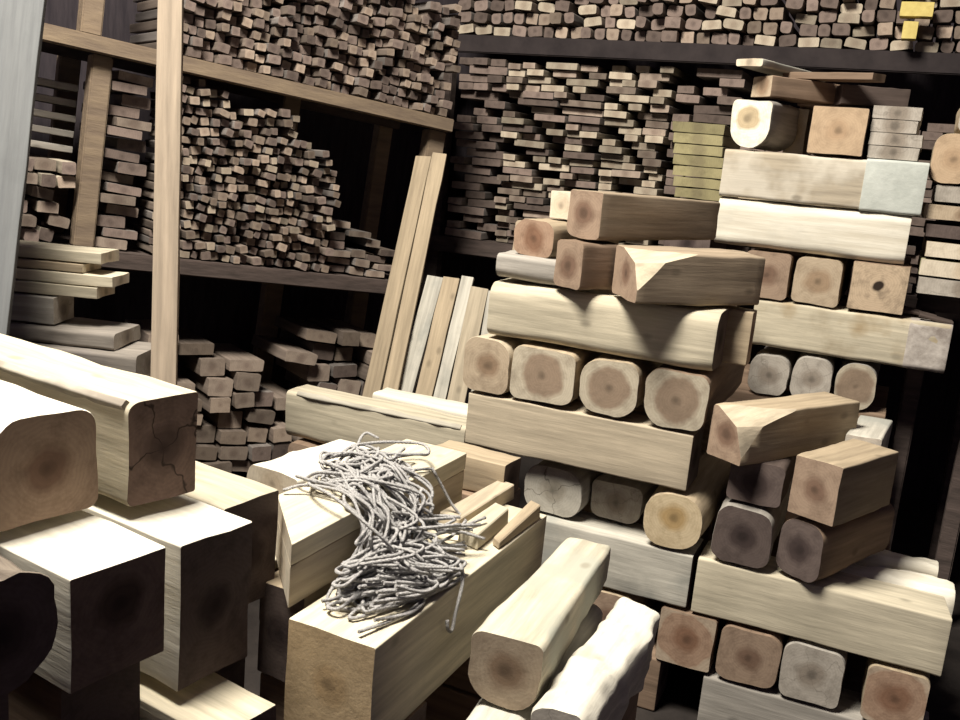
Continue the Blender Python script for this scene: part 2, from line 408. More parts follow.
# --- the big beam and what lies on and around it
log('timber', 'big tan square beam pointing at the viewer under the rope, front centre', 'beam', fr(0, W1/2, ZF-.125), YF, .95, W1, .25, 'creamtop', 'warm', .035, rough=.0015)
Z2 = ZF+.155
QE = -.022                                          # right edge of the cream beam
log('timber', 'cream top plank under the rope tangle, cut obliquely, left of the front beam', 'beam', fr(.14, QE-.105, Z2-.026), YF, .74, .21, .052, 'creamtop', 'pale', .05, skew=1.05, rough=.0015)
log('timber', 'thick plank directly beneath the cream obliquely cut plank that carries the rope', 'beam', fr(.14, QE-.105, ZF+.051), YF, .74, .205, .1, 'pale', 'pale', .05, skew=1.05, rough=.0015)
log('timber', 'shadowed bearer beam beneath the two cream planks, beside the front centre beam', 'beam', fr(.12, QE-.085, ZF-.126), YF, .8, .13, .238, 'tan', 'dark', .05)
log('plank', 'narrow plank tip sticking out at left between the dark stack and the cream planks', 'plank', fr(.03, -.31, ZF-.06), YF, .65, .09, .03, 'cream', 'pale', .2)
log('plank', 'thin squared rail supporting the narrow plank tip left of the cream planks', 'plank', fr(.32, -.30, ZF-.163), YF, .3, .05, .16, 'brown', 'dark', .1)
ZB1 = ZF-.25
bh = (ZB1-FLOOR)/3
for k in range(3):
    for p in (.2, .72):
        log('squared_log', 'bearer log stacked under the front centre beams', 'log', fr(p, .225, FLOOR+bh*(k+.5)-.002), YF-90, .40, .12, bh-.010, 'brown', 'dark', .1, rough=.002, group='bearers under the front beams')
# offcuts lying on the far end of the front beam
def wedge(name, label, cat, pts, h, side, end):
    """a split offcut: a four cornered plan given as (p, q) on the front beam"""
    c = V((sum(p for p, q in pts)/4, sum(q for p, q in pts)/4))
    me = bpy.data.meshes.new(name); bm = bmesh.new()
    lo = [bm.verts.new((p-c.x, -(q-c.y), 0)) for p, q in pts]
    hi = [bm.verts.new(((p-c.x)*.97, -(q-c.y)*.95, hh)) for (p, q), hh in zip(pts, h)]
    bm.faces.new(lo[::-1]); bm.faces.new(hi)
    for i in range(4): bm.faces.new((lo[i], lo[(i+1) % 4], hi[(i+1) % 4], hi[i]))
    bmesh.ops.recalc_face_normals(bm, faces=bm.faces[:])
    bmesh.ops.bevel(bm, geom=bm.edges[:], offset=.003, segments=1, affect='EDGES')
    bm.to_mesh(me); bm.free()
    me.materials.append(S[side])
    o = link(name, me); place(o, fr(c.x, c.y, ZF+.002), YF)
    return tag(o, label, cat)
wedge('wedge_offcut', 'long pointed wedge offcut at the far left corner of the front beam', 'offcut', ((.68, .0), (.67, .07), (1.0, .095), (1.0, .04)), (.035, .03, .05, .055), 'pale', 'pale')
wedge('offcut', 'small square-cornered offcut beside the long wedge on the front beam', 'offcut', ((.60, .105), (.58, .175), (.80, .165), (.82, .11)), (.045, .045, .05, .05), 'cream', 'pale')
wedge('offcut', 'split offcut at the far right edge of the front beam', 'offcut', ((.64, .19), (.62, .218), (.90, .222), (.92, .18)), (.022, .02, .045, .045), 'tan', 'pale')
log('squared_log', 'short block lying crosswise beyond the far end of the front beam', 'log', at(512, 478, 2.98), -64, .26, .12, .11, 'tan', 'dark', .08)
log('squared_log', 'upright bearer block under the crosswise short block', 'log', at(512, 478, 2.98)-V((0, 0, .055+.1+.002)), -64, .3, .16, .2, 'brown', 'dark', .08)
for k in range(3):
    zb = at(512, 478, 2.98).z-.259
    hh = (zb-FLOOR)/3
    log('squared_log', 'squared bearer stacked below the crosswise short block', 'log', V((at(512, 478, 2.98).x, at(512, 478, 2.98).y, FLOOR+hh*(k+.5))), -64, .3, .16, hh-.003, 'brown', 'dark', .08, group='bearers below the crosswise block')
# flat-topped round log, knobbly log and the log under them
P7 = at(504, 672, 2.12)
log('round_log', 'round log with flat bright top at the front, right of the big tan beam', 'log', P7, 20.5, .68, .17, .17, 'mould', 'tan', (.35, .2, .75, .9), rough=.005, taper=.80)
h9 = .14
P9 = P7-V((-.03, .02, .085+h9/2+.008))
P9 = at(487, 745, 2.08); P9.z = P7.z-.085-h9/2-.008
log('log', 'log lying below the flat-topped round log at the bottom edge', 'log', P9, 21, .7, .14, h9, 'grey_pale', 'grey', .5, rough=.003)
P8 = at(553, 746, 2.02)
log('bark_log', 'knobbly pale bark-covered log right of the flat-topped round log', 'log', P8, 24.5, .60, .122, .15, 'barkwhite', 'grey', (.5, .45, .3, .3), rough=.015, nseg=26)
for P_, yw, top in ((P8, 24.5, P8.z-.093), (P9, 21, P9.z-h9/2-.006)):
    hh = (top-FLOOR)/3
    for k in range(3):
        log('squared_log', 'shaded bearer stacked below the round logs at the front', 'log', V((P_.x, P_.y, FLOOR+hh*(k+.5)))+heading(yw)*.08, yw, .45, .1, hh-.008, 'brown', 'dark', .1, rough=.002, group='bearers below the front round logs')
print('ZF', ZF, 'F7 z', P7.z, 'F8 z', P8.z, 'F9', P9.z, 'ZB1', ZB1)

# --- crib left of the middle one, behind the cream planks
sC = -1.62
F5 = side_on(OA, 285, 464, 413, 440, 'pale squared log lying in front of the leaning boards, left of the middle crib', 1.126, h=.2, w=.15, side='cream', end='pale', rad=(.25, .1, .1, .5))
side_on(OA, 350, 462, 413, 440, 'pale board just behind the squared log in front of the leaning boards', 1.126, h=.215, w=.13, t=.17, side='white', end='pale', rad=.25, name='plank', cat='board')
for k, s_ in enumerate((-1.5, -1.22, -.95)):
    log('log', 'supporting log under the pale squared log left of the middle crib', 'log', cw(OA, s_, -.02, 1.126-.105), 23, .40, .18, .196, 'brown', 'brown', .4, group='supports left of the middle crib')
hh = (1.126-.207-FLOOR)/3
for k in range(3):
    for t in (-.04, .2):
        log('squared_log', 'bearer under the supporting logs left of the middle crib', 'log', cw(OA, -.84, t+.1, FLOOR+hh*(k+.5)), -67, .78, .14, hh-.008, 'brown', 'dark', .2, group='bearers left of the middle crib')
PA = at(272, 483, 2.64)
log('ragged_offcut', 'ragged white slab lying behind the left stack, before the pale squared log', 'offcut', PA, 34, .36, .2, .07, 'white', 'pale', (.5, .4, .2, .2), rough=.012, nseg=22)
log('ragged_offcut', 'second white split slab to the right behind the ragged white slab', 'offcut', PA+heading(124)*.14+heading(34)*.19+V((0, 0, .01)), 34, .24, .12, .07, 'white', 'pale', (.4, .4, .2, .2), rough=.010)
zb = PA.z-.05
hh = (zb-FLOOR)/4
for k in range(4):
    log('squared_log', 'bearer stacked below the white slabs behind the left stack', 'log', V((PA.x, PA.y, 0))+heading(34)*.22+heading(124)*.12+V((0, 0, FLOOR+hh*(k+.5))), -56, .2, .12, hh-.008, 'brown', 'dark', .2, group='bearers below the white slabs', rough=.002)

# ------------------------------------------------------------------ left stack
YL = -58
def lend(label, x, y, d, w, h, yaw=YL, L=1.1, side='cream', end='dark', rad=.08, name='squared_log', cat='log', **k):
    return log(name, label, cat, at(x, y, d), yaw, L, w, h, side, end, rad, **k)
def under(P, label, w, h, side='brown', end='dark', L=1.0, yaw=YL, group=None, ds=0, rad=.06, z=None, name='squared_log', **k):
    return log(name, label, 'log', V((P.x, P.y, z))+heading(yaw+90)*ds, yaw, L, w, h, side, end, rad, group=group, **k)
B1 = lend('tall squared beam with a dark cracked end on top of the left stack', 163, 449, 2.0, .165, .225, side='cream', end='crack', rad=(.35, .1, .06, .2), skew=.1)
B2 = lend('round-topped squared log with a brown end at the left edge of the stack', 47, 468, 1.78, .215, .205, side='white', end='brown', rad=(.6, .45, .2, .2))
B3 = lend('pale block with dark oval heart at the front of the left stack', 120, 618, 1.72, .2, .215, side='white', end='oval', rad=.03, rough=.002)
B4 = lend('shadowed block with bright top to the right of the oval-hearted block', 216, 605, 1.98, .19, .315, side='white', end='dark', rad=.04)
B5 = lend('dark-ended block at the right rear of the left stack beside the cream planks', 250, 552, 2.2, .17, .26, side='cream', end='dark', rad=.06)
for b in (B1, B2, B3, B4, B5): print('left', b.location[:])
B0 = lend('rough bark-covered log at the bottom left corner of the view', -2, 640, 1.42, .17, .2, side='bark', end='dark', rad=.85, rough=.016, name='bark_log', nseg=24)
B6 = lend('low block with a pale top and dark end at the bottom of the left stack', 245, 757, 1.93, .17, .1, side='cream', end='dark', rad=.05)
# hidden lower courses down to the floor
B6.location.z = B4.location.z-.158-.03-.05
for b, w, h in ((B3, .2, .215), (B5, .13, .26), (B0, .12, .2), (B6, .13, .1)):
    top = b.location.z-h/2-.012
    n = 3
    hh = (top-FLOOR)/n
    for k in range(n):
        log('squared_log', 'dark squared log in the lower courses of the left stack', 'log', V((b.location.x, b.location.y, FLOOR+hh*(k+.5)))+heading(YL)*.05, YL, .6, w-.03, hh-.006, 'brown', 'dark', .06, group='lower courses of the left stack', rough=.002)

# ------------------------------------------------------------------ rope
def tube(bm, pts, r, n=6):
    pts = [V(p) for p in pts]
    rings = []
    for i, p in enumerate(pts):
        d = (pts[min(i+1, len(pts)-1)]-pts[max(i-1, 0)])
        d = d.normalized() if d.length > 1e-6 else V((1, 0, 0))
        a = d.cross(V((.13, .21, 1))).normalized(); b = d.cross(a)
        rings.append([bm.verts.new(p+(a*math.cos(2*math.pi*k/n+i*.9)+b*math.sin(2*math.pi*k/n+i*.9))*r*(1+.18*((k+i) % 2))) for k in range(n)])
    for x, y in zip(rings, rings[1:]):
        for k in range(n):
            f = bm.faces.new((x[k], x[(k+1) % n], y[(k+1) % n], y[k])); f.smooth = True
    bm.faces.new(rings[0][::-1]); bm.faces.new(rings[-1])
def spline(ctrl, m=10):
    c = [V(p) for p in ctrl]; c = [2*c[0]-c[1]]+c+[2*c[-1]-c[-2]]
    out = []
    for i in range(1, len(c)-2):
        for k in range(m):
            t = k/m
            out.append(.5*((2*c[i])+(c[i+1]-c[i-1])*t+(2*c[i-1]-5*c[i]+4*c[i+1]-c[i+2])*t*t+(3*c[i]-c[i-1]-3*c[i+1]+c[i+2])*t**3))
    out.append(c[-2])
    return out
RR = .0043
def surf(p, q):
    if q < QE+.004 and q > -.26: return Z2
    if q < W1+.004: return ZF
    return -1
rp = random.Random(21)
rope_bm = bmesh.new()
def strand(ctrl, bm=None, r=RR, clamp=True):
    pts = []
    for v in spline(ctrl):
        p, q, z = v
        if clamp:
            s_ = surf(p, q)
            if QE+.003 < q < QE+.02 and z < Z2: q = max(q, QE+.012)
            z = max(z, s_+r*2.0)
        pts.append(fr(p, q, z))
    tube(bm if bm is not None else rope_bm, pts, r)
g = rp.gauss
for k in range(20):                                  # loops lying on the cream plank
    cp, cq = .50+g(0, .05), -.15+g(0, .035)
    ra, rb, th = rp.uniform(.05, .13), rp.uniform(.03, .085), rp.uniform(-1.5, 1.5)
    ph = rp.uniform(0, 6.28)
    ctrl = []
    for j in range(rp.randint(7, 13)):
        a = ph+j*.7
        u_, v_ = ra*math.cos(a)*(1+g(0, .2)), rb*math.sin(a)*(1+g(0, .2))
        ctrl.append((cp+u_*math.cos(th)-v_*math.sin(th)+g(0, .008), min(-.03, cq+u_*math.sin(th)+v_*math.cos(th)+g(0, .008)), Z2+.006+k*.002+rp.uniform(0, .016)))
    strand(ctrl)
for k in range(44):                                  # strands falling over the edge onto the front beam
    p1 = rp.uniform(.25, .53); p0 = p1+rp.uniform(-.03, .12); q0 = -.13+g(0, .045)
    p2 = p1-rp.uniform(-.05, .12)
    zb = ZF+.01+abs(g(0, .035))
    e1 = (p2+rp.uniform(-.04, .12), .06+rp.uniform(-.01, .07), zb+.01)
    e2 = (p2+rp.uniform(.0, .16), .11+rp.uniform(0, .08), zb+rp.uniform(-.01, .02))
    mid = [(p1+g(0, .025), .01+abs(g(0, .03)), Z2-.01+g(0, .015)), ((p1+p2)/2+g(0, .035), .03+abs(g(0, .03)), ZF+.10+g(0, .015)), (p2+g(0, .02), .035+abs(g(0, .03)), zb+.035)]
    if k % 4 == 0: mid.insert(2, (p1+g(0, .06), .04+abs(g(0, .02)), ZF+.12+g(0, .02)))
    strand([(p0+.05+g(0, .03), q0-.05, Z2+.012), (p0, q0, Z2+.02+rp.uniform(0, .03)), (p1+g(0, .02), -.05, Z2+.02+rp.uniform(0, .03))]+mid+[e1, e2])
for k in range(64):                                  # the matted heap on the front beam
    lay = k/64*.10
    pa, qa = .17+g(0, .045), .03+abs(g(0, .02))
    pb, qb = .34+g(0, .06), .16+g(0, .03)
    m1 = (pa+.07+g(0, .04), qa+.05+g(0, .03)); m2 = (pb-.08+g(0, .04), qb-.04+g(0, .03))
    z = ZF+.006+lay*rp.uniform(.5, 1)
    ctrl = [(pa, qa, z), (*m1, z+.012+g(0, .008)), (*m2, z+.008+g(0, .008)), (pb, min(.225, qb), ZF+.006+(z-ZF)*.6)]
    if k % 2: ctrl += [(pb+.02, min(.222, qb+.02), z*.5+ZF*.5), (pb-.05, min(.22, qb+.025), z*.6+ZF*.4), (pb-.16+g(0, .03), min(.21, qb-.01), z+.006)]
    if k % 3 == 0: ctrl = [(pa+.10, qa+.03, z+.02), (pa-.01, qa+.035, z+.008)]+ctrl
    strand(ctrl)
strand([(.40, -.04, Z2+.02), (.32, .005, Z2-.03), (.20, .02, ZF+.06), (.10, .03, ZF+.01), (.09, .08, ZF), (.13, .13, ZF), (.2, .13, ZF+.02), (.27, .10, ZF+.07), (.34, .06, ZF+.12)])
strand([(.36, -.03, Z2+.02), (.30, .0, Z2-.05), (.22, .02, ZF+.04), (.15, .06, ZF), (.12, .11, ZF), (.14, .15, ZF), (.22, .155, ZF), (.27, .12, ZF+.03)])
strand([(.34, -.03, Z2+.02), (.27, .005, Z2-.06), (.20, .03, ZF+.03), (.165, .07, ZF), (.145, .10, ZF), (.17, .135, ZF+.004), (.25, .13, ZF+.02)])
strand([(.60, -.06, Z2+.01), (.66, -.02, Z2), (.70, .03, ZF+.06), (.70, .09, ZF+.01), (.63, .13, ZF), (.55, .12, ZF+.01), (.47, .11, ZF+.05)])
strand([(.47, .12, ZF+.05), (.56, .11, ZF+.035), (.60, .1, ZF+.05), (.55, .085, ZF+.045)])
me = bpy.data.meshes.new('rope'); rope_bm.to_mesh(me); rope_bm.free()
me.materials.append(plain_mat('grey_rope_fibre', (.62, .60, .58), (.34, .33, .33), 220, .02, .8))
rope = link('rope', me)
tag(rope, 'tangled grey rope heaped over the cream plank and the front centre beam', 'rope')
tb = bmesh.new()
strand([(.42, .17, ZF+.03), (.40, .215, ZF+.035), (.375, .236, ZF+.005), (.35, .238, ZF-.05), (.335, .240, ZF-.085), (.32, .243, ZF-.095), (.30, .243, ZF-.08), (.30, .24, ZF-.06)], tb, clamp=False)
me = bpy.data.meshes.new('rope_end'); tb.to_mesh(me); tb.free(); me.materials.append(MATS['grey_rope_fibre'])
link('rope_end', me, rope)

# ------------------------------------------------------------------ parts on logs of the rear crib
def sleeve(parent, name, w, h, x0, L, mat, label, rad):
    SEED[0] += 1
    me = timber_mesh(name, w, h, L, rad, None, (mat, mat), SEED[0], rough=.002, nseg=5)
    o = link(name, me, parent); o.location = (x0, 0, 0); o['label'] = label
    return o
paint = plain_mat('pale_blue_grey_limewash', (.47, .49, .455), (.38, .40, .37), 14)
sleeve(UP, 'limewashed_end', .212, .212, -.004, .235, paint, 'pale blue-grey painted end', (.12,)*4)
sleeve(ST, 'weathered_end', .207, .2055, -.004, .16, plain_mat('grey_split_wood', (.50, .46, .42), (.2, .17, .15), 12), 'grey split end', (.25,)*4)
for k in range(3):
    SEED[0] += 1
    me = timber_mesh('bark_strip', .045, .012, .13, (.4,)*4, None, (S['dark'], S['dark']), SEED[0], rough=.006)
    o = link('bark_strip', me, ST); o.location = (.0+.06*k, .05-.05*k, .108+.006*k); o.rotation_euler = (R(-12), R(-8), R(8-9*k)); o['label'] = 'dark curled bark strip'

def bark_edge(parent, name, w_, h_, L_, loc, rx, mat, label):
    SEED[0] += 1
    me = timber_mesh(name, w_, h_, L_, (.6,)*4, None, (mat, mat), SEED[0], rough=.007, nseg=30)
    o = link(name, me, parent); o.location = loc; o.rotation_euler = (R(rx), 0, 0); o['label'] = label
bark_edge(B1, 'bark_edge', .035, .022, .95, (.02, .073, .098), 45, S['wane'], 'rough grey waney edge')
bark_edge(F5, 'bark_edge', .03, .02, .74, (.02, .062, .088), 45, S['wane'], 'rough waney upper edge')
# rear crib: loose pieces on top
end_on(OB, (786, 100, 809, 140), 'light plank ends between the bright rimmed log and the square tan block', ZB[5], t=.36, L=.4, rad=.1, side='tan', end='pale', name='plank', cat='plank')
end_on(OB, (797, 84, 842, 107), 'brown block lying behind and above the square tan block', None, t=.3, L=.4, rad=.1, side='brown', end='brown', name='squared_log')
for k in range(4):
    y0 = 105+k*15
    end_on(OB, (871-k*2, y0, 924-(k % 2)*4, y0+15), ('topmost', 'second', 'third', 'lowest')[k]+' of four grey planks stacked right of the square tan block', ZB[5]+.0527*(3-k), h=.05, L=.55, rad=.1, side='grey', end='grey', name='plank', cat='plank', t=.04)
zt = ZB[5]+.215
A_ = cw(OB, -.66, .1, zt+.06); B_ = cw(OB, -.20, .32, zt+.01)
span('plank', 'long brown plank lying slantwise on top of the rear crib', 'plank', cw(OB, -.20, .02, zt+.10), cw(OB, -.58, .25, zt+.11), .09, .03, 'brown', 'tan', .1)
span('plank', 'light plank end at the very top left of the rear crib', 'plank', cw(OB, -.72, .02, zt+.135), cw(OB, -.5, .5, zt+.13), .13, .03, 'grey_pale', 'pale', .5)
span('squared_log', 'brown wedge-like block under the top planks of the rear crib', 'log', cw(OB, -.66, .06, zt+.045), cw(OB, -.35, .35, zt+.045), .14, .085, 'brown', 'tan', .1)
span('squared_log', 'dark spacer block under the slanting plank on the rear crib', 'log', cw(OB, -.36, .2, zt+.04), cw(OB, -.10, .3, zt+.04), .12, .08, 'dark', 'dark', .1)

# stack at the far right edge
for k in range(6):
    y0 = 186+k*19
    zt_ = 2.385-.075*k
    log('plank', ('topmost', 'second', 'third', 'fourth', 'fifth', 'sixth', 'seventh')[k]+' plank down in the stack at the right edge of the view', 'plank', cw(OB, .245+(.01, -.02, .0, .01, .0, .01, 0)[k], .06, zt_-.036), 23, .7, .34, (.066, .06, .05, .062, .066, .066, .066)[k], ('grey', 'tan', 'dark', 'tan', 'olive', 'grey', 'dark')[k], ('grey', 'tan', 'dark', 'pale', 'pale', 'grey', 'dark')[k], .08)
tz = 2.385-.075*5-.036-.036
tr = empty('trestle', cw(OB, .27, .52, FLOOR)); tr.rotation_euler = (0, 0, R(-23))
tag(tr, 'dark trestle in the shade carrying the plank stack at the right edge', 'trestle')
for dy in (-.2, .25):
    part(tr, 'cross_bar', -.17, .17, dy-.04, dy+.04, tz-FLOOR-.09, tz-FLOOR-.004, RAILD)
    for dx in (-.13, .13): part(tr, 'leg', dx-.035, dx+.035, dy-.035, dy+.035, .002, tz-FLOOR-.092, RAILD)
log('log', 'faceted tan log end on top of the stack at the right edge', 'log', cw(OB, .13, .05, 2.392+.096), 23, .5, .165, .19, 'tan', 'squaretan', (.7, .8, .7, .7))
log('log', 'grey log end at the top right corner above the faceted tan log end', 'log', cw(OB, .20, .08, 2.39+.2+.075), 23, .6, .16, .145, 'tan', 'grey', (.6, .5, .4, .5))

# ------------------------------------------------------------------ rack along the left wall
ph, tl = R(53), R(5.4)
RE = V((math.sin(ph)*math.cos(tl), math.cos(ph)*math.cos(tl), -math.sin(tl)))
RN = V((math.cos(ph), -math.sin(ph), 0)); RU = RN.cross(RE)
RO = at(180, 273, 4.68)
RM = Matrix(((RE.x, -RN.x, RU.x, RO.x), (RE.y, -RN.y, RU.y, RO.y), (RE.z, -RN.z, RU.z, RO.z), (0, 0, 0, 1)))
def rk(a, d, b): return RM @ V((a, d, b))
rack = empty('storage_rack'); rack.matrix_world = RM
tag(rack, 'leaning timber storage rack with two long rails packed with lumber along the left wall', 'rack')
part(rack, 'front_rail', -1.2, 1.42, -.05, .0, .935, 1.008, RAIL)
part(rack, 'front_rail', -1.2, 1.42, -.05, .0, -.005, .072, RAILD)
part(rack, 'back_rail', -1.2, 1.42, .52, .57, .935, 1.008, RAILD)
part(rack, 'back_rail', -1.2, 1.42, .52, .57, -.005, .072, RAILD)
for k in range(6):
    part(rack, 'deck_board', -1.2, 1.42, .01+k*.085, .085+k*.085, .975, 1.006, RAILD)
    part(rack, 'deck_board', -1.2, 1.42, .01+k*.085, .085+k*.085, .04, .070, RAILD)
for a, w_, m_ in ((-.455, .09, RAIL), (1.36, .11, RAIL)):
    part(rack, 'upright', a-w_/2, a+w_/2, .005, .09, .075, .932, m_)
for a, d_ in ((-.455, .58), (.60, .29), (1.36, .58)):
    part(rack, 'upright', a-.05, a+.05, d_, d_+.07, .075, .97, RAIL)
for a in (-.455, .78, 1.36):
    part(rack, 'upright', a-.055, a+.055, .58, .66, -1.06-.05*a, .07, RAIL)
part(rack, 'upright', -.56, -.47, .005, .09, 1.01, 2.0, RAIL)

# lumber: a few shared meshes, every stick an object of its own
def lib(name, sizes, sides, ends, L, n, rad=.12, rough=.002):
    out = []
    for i in range(n):
        w_, h_ = sizes[i % len(sizes)]
        SEED[0] += 1
        out.append((timber_mesh(name, w_, h_, L*(.9+.2*rp.random()), tuple(rp.uniform(.03, rad*3) for _ in range(4)), None, (S[sides[i % len(sides)]], E[ends[i % len(ends)]]), SEED[0], rough=rough, nseg=4), w_, h_))
    return out
E['stick'] = end_mat('stick_end_grain', (.30, .235, .185), (.22, .165, .13), .012, pith=False, vary=.5, soft=.01)
E['stickdim'] = end_mat('dull_stick_end_grain', (.19, .145, .125), (.13, .098, .085), .012, pith=False, vary=.45, soft=.01)
E['board'] = end_mat('board_end_grain', (.30, .24, .195), (.21, .16, .13), .03, pith=False, vary=.45)
S['olds'] = side_mat('dimmed_old_stick_wood', (.22, .175, .145), vary=.4, knots=False)  # old stick wood, darkened further in place of weaker light on the racks
S['oldg'] = side_mat('dimmed_grey_stick_wood', (.21, .185, .17), vary=.4, knots=False)
S['oldp'] = side_mat('old_pale_board_wood', (.38, .33, .26), vary=.3, knots=False)
E['boardpale'] = end_mat('pale_board_end_grain', (.42, .36, .28), (.32, .26, .2), .03, pith=False, vary=.4)
def pile(name, label, cat, group, lb, M, a0, a1, b0, top, d0=0, dj=.05, gap=.007, roll=9, yawj=.4, limit=300):
    """pieces with their ends to the front, settled one upon another from b0 up to the outline top(a)"""
    st = .004; n = 0; N = int((a1-a0)/st)
    sky = [b0]*N; dead = [False]*N
    while n < limit:
        live = [i for i in range(N) if not dead[i]]
        if not live: break
        m = min(live, key=lambda i: sky[i]+.004*rp.random())
        lo = m
        while lo > 0 and sky[lo-1] <= sky[m]+.012 and not dead[lo-1]: lo -= 1
        hi = lo
        while hi < N and sky[hi] <= sky[m]+.012: hi += 1
        fit = [x for x in lb if x[1]+.012 <= (hi-lo)*st]
        me, w_, h_ = rp.choice(fit or lb)
        th = R(rp.uniform(-roll, roll))
        bw = w_*math.cos(th)+h_*abs(math.sin(th))+gap; bh_ = h_*math.cos(th)+w_*abs(math.sin(th))+gap*.6
        k = int(bw/st)+1
        if lo+k > N:
            lo = N-k
            if lo < 0: break
        b = max(sky[lo:lo+k])
        if b+bh_*.7 > top(a0+(lo+k/2)*st):
            dead[m] = True
            for i in range(max(0, m-3), min(N, m+4)): dead[i] = True
            continue
        o = link(name, me)
        o.matrix_world = M @ Matrix.Translation((a0+lo*st+bw/2, d0+rp.uniform(-dj, dj), b+bh_/2)) @ Matrix.Rotation(R(90+rp.uniform(-yawj, yawj)), 4, 'Z') @ Matrix.Rotation(th, 4, 'X')
        tag(o, label, cat, group); n += 1
        for i in range(lo, lo+k): sky[i] = b+bh_
    return n
def interp(pts):
    def f(x):
        if x <= pts[0][0]: return pts[0][1]
        for (xa, ya), (xb, yb) in zip(pts, pts[1:]):
            if x <= xb: return ya+(yb-ya)*(x-xa)/(xb-xa)
        return pts[-1][1]
    return f
sl = lib('lumber_stick', ((.039, .036), (.034, .035), (.046, .037), (.029, .033), (.038, .031), (.05, .03)), ('olds', 'oldg', 'olds'), ('stick', 'boardpale', 'stickdim', 'stick', 'stickdim'), .26, 24)
n1 = pile('lumber_stick', 'short sawn stick in the tight jumbled pile on the lower rail of the left rack', 'stick', 'sticks on the lower rail of the left rack', sl, RM, -.16, .80, .076, interp(((-.16, .91), (.14, .93), (.19, .78), (.3, .88), (.5, .86), (.53, .76), (.68, .70), (.80, .60))), dj=.05, roll=16)
bl = lib('batten', ((.05, .042), (.042, .042), (.064, .042), (.046, .036), (.036, .036)), ('olds', 'oldg', 'olds'), ('stick', 'stickdim', 'stickdim'), .5, 12)
n2 = pile('batten', 'sawn batten end in the pile on the upper rail of the left rack', 'batten', 'battens on the upper rail of the left rack', bl, RM, -.2, 1.42, 1.012, interp(((-.2, 1.5), (1.42, 1.75))), dj=.05, roll=8)
pl = lib('plank_end', ((.12, .034), (.09, .04), (.14, .03)), ('oldg', 'olds'), ('board', 'stickdim'), .5, 6)
n3 = pile('plank', 'plank in the small flat pile right of the upright on the left rack', 'plank', 'small flat plank pile on the left rack', pl, RM, .81, 1.27, .076, interp(((.81, .36), (1.05, .33), (1.27, .2))), dj=.03, d0=.05, roll=3)
n4 = pile('block', 'small block in the brick-like pile at the left end of the rack', 'block', 'brick-like blocks at the left end of the rack', lib('block', ((.075, .05), (.06, .055), (.09, .048)), ('olds', 'oldp'), ('stick', 'stickdim', 'board'), .45, 9), RM, -1.1, -.51, .076, interp(((-1.1, .42), (-.43, .47))), dj=.05, d0=-.0)
n5 = pile('plank', 'grey plank end in the narrow stack beside the light post on the rack', 'plank', 'narrow plank stack beside the post on the rack', lib('plank_end', ((.15, .045), (.13, .05), (.16, .04)), ('oldg', 'olds'), ('stickdim', 'board'), .45, 6), RM, -.405, -.2, .076, interp(((-.4, .90), (-.2, .90))), dj=.04, d0=.06, roll=2)
n6 = pile('timber_end', 'rough timber end in the low heap beneath the lower rail of the left rack', 'timber', 'rough timbers beneath the lower rail of the left rack', lib('timber_end', ((.15, .07), (.11, .08), (.19, .06), (.13, .09)), ('olds', 'oldg', 'olds'), ('board', 'stickdim', 'stick'), .42, 10, rough=.003), RM, -.10, 1.28, -1.06, interp(((-.1, -.30), (.15, -.36), (.5, -.42), (.62, -.40), (.72, -.28), (1.0, -.24), (1.28, -.3))), dj=.05, d0=.06, roll=7)
for k in range(5):
    span('plank', 'dim plank lying lengthwise in the dark upper left bay of the rack', 'plank', rk(-.50, .30, .50+.07*k), rk(-1.15, .28+.02*(k % 2), .50+.07*k), .2, .03, 'grey', 'grey', .1, group='dim planks in the dark upper left bay')
print('sticks', n1, n2, n3, n4, n5, n6)

# planks lying in front of the left end of the rack
def flat(label, x0, y0, x1, y1, d, w_, h_, side, end='pale', name='plank', cat='plank', rad=.08, group=None, z=None, d0=None, **k):
    A = at(x1, y1, d); B = at(x0, y0, d0 or d+.15)
    if z is not None: A.z = z; B.z = z
    return span(name, label, cat, A, B, w_, h_, side, end, rad, group=group, **k), A.z
PLK = [(110, 258, 'cream', 'topmost of four pale planks poking out beside the pole at left'), (92, 269, 'tan', 'short thin second plank in the four pale planks left of the pole'), (121, 277, 'cream', 'longest of the four pale planks poking out left of the pole'), (106, 287, 'cream', 'lowest of the four pale planks left of the pole')]
zt = at(110, 257, 3.6).z
for k, (x1, y1, sd, lb_) in enumerate(PLK):
    flat(lb_, -60, y1-18, x1, y1, 3.6, .16, (.042, .03, .04, .042)[k], sd, z=zt-(0, .041, .081, .126)[k], d0=3.62)
flat('grey square timber under the four pale planks at left', -60, 290, 64, 304, 3.6, .16, .10, 'grey', 'grey', z=zt-.204, name='squared_log', cat='log', d0=3.62)
zp = zt-.204-.055
flat('long ragged grey timber on top of the low pile behind the bright left beams', -80, 322, 128, 338, 3.62, .24, .06, 'oldbeam', 'grey', z=zp-.03, name='squared_log', cat='log', rad=.5, d0=3.66, rough=.008)
flat('longest grey timber in the low pile, second from its top, behind the left beams', -80, 340, 150, 355, 3.6, .26, .10, 'oldbeam', 'grey', z=zp-.115, name='squared_log', cat='log', rad=.3, d0=3.64, rough=.006)
flat('third grey timber down in the low pile behind the bright left beams', -80, 360, 148, 372, 3.6, .25, .075, 'oldbeam', 'grey', z=zp-.208, name='squared_log', cat='log', rad=.2, d0=3.64, rough=.004)
hh = (zp-.255-FLOOR)/4
for k in range(4):
    flat('bearer timber at the bottom of the low pile at left', -80, 400, 150, 420, 3.6, .24, hh-.004, 'brown', 'dark', z=FLOOR+hh*(k+.5), name='squared_log', cat='log', group='bearers of the low pile at left', d0=3.64)

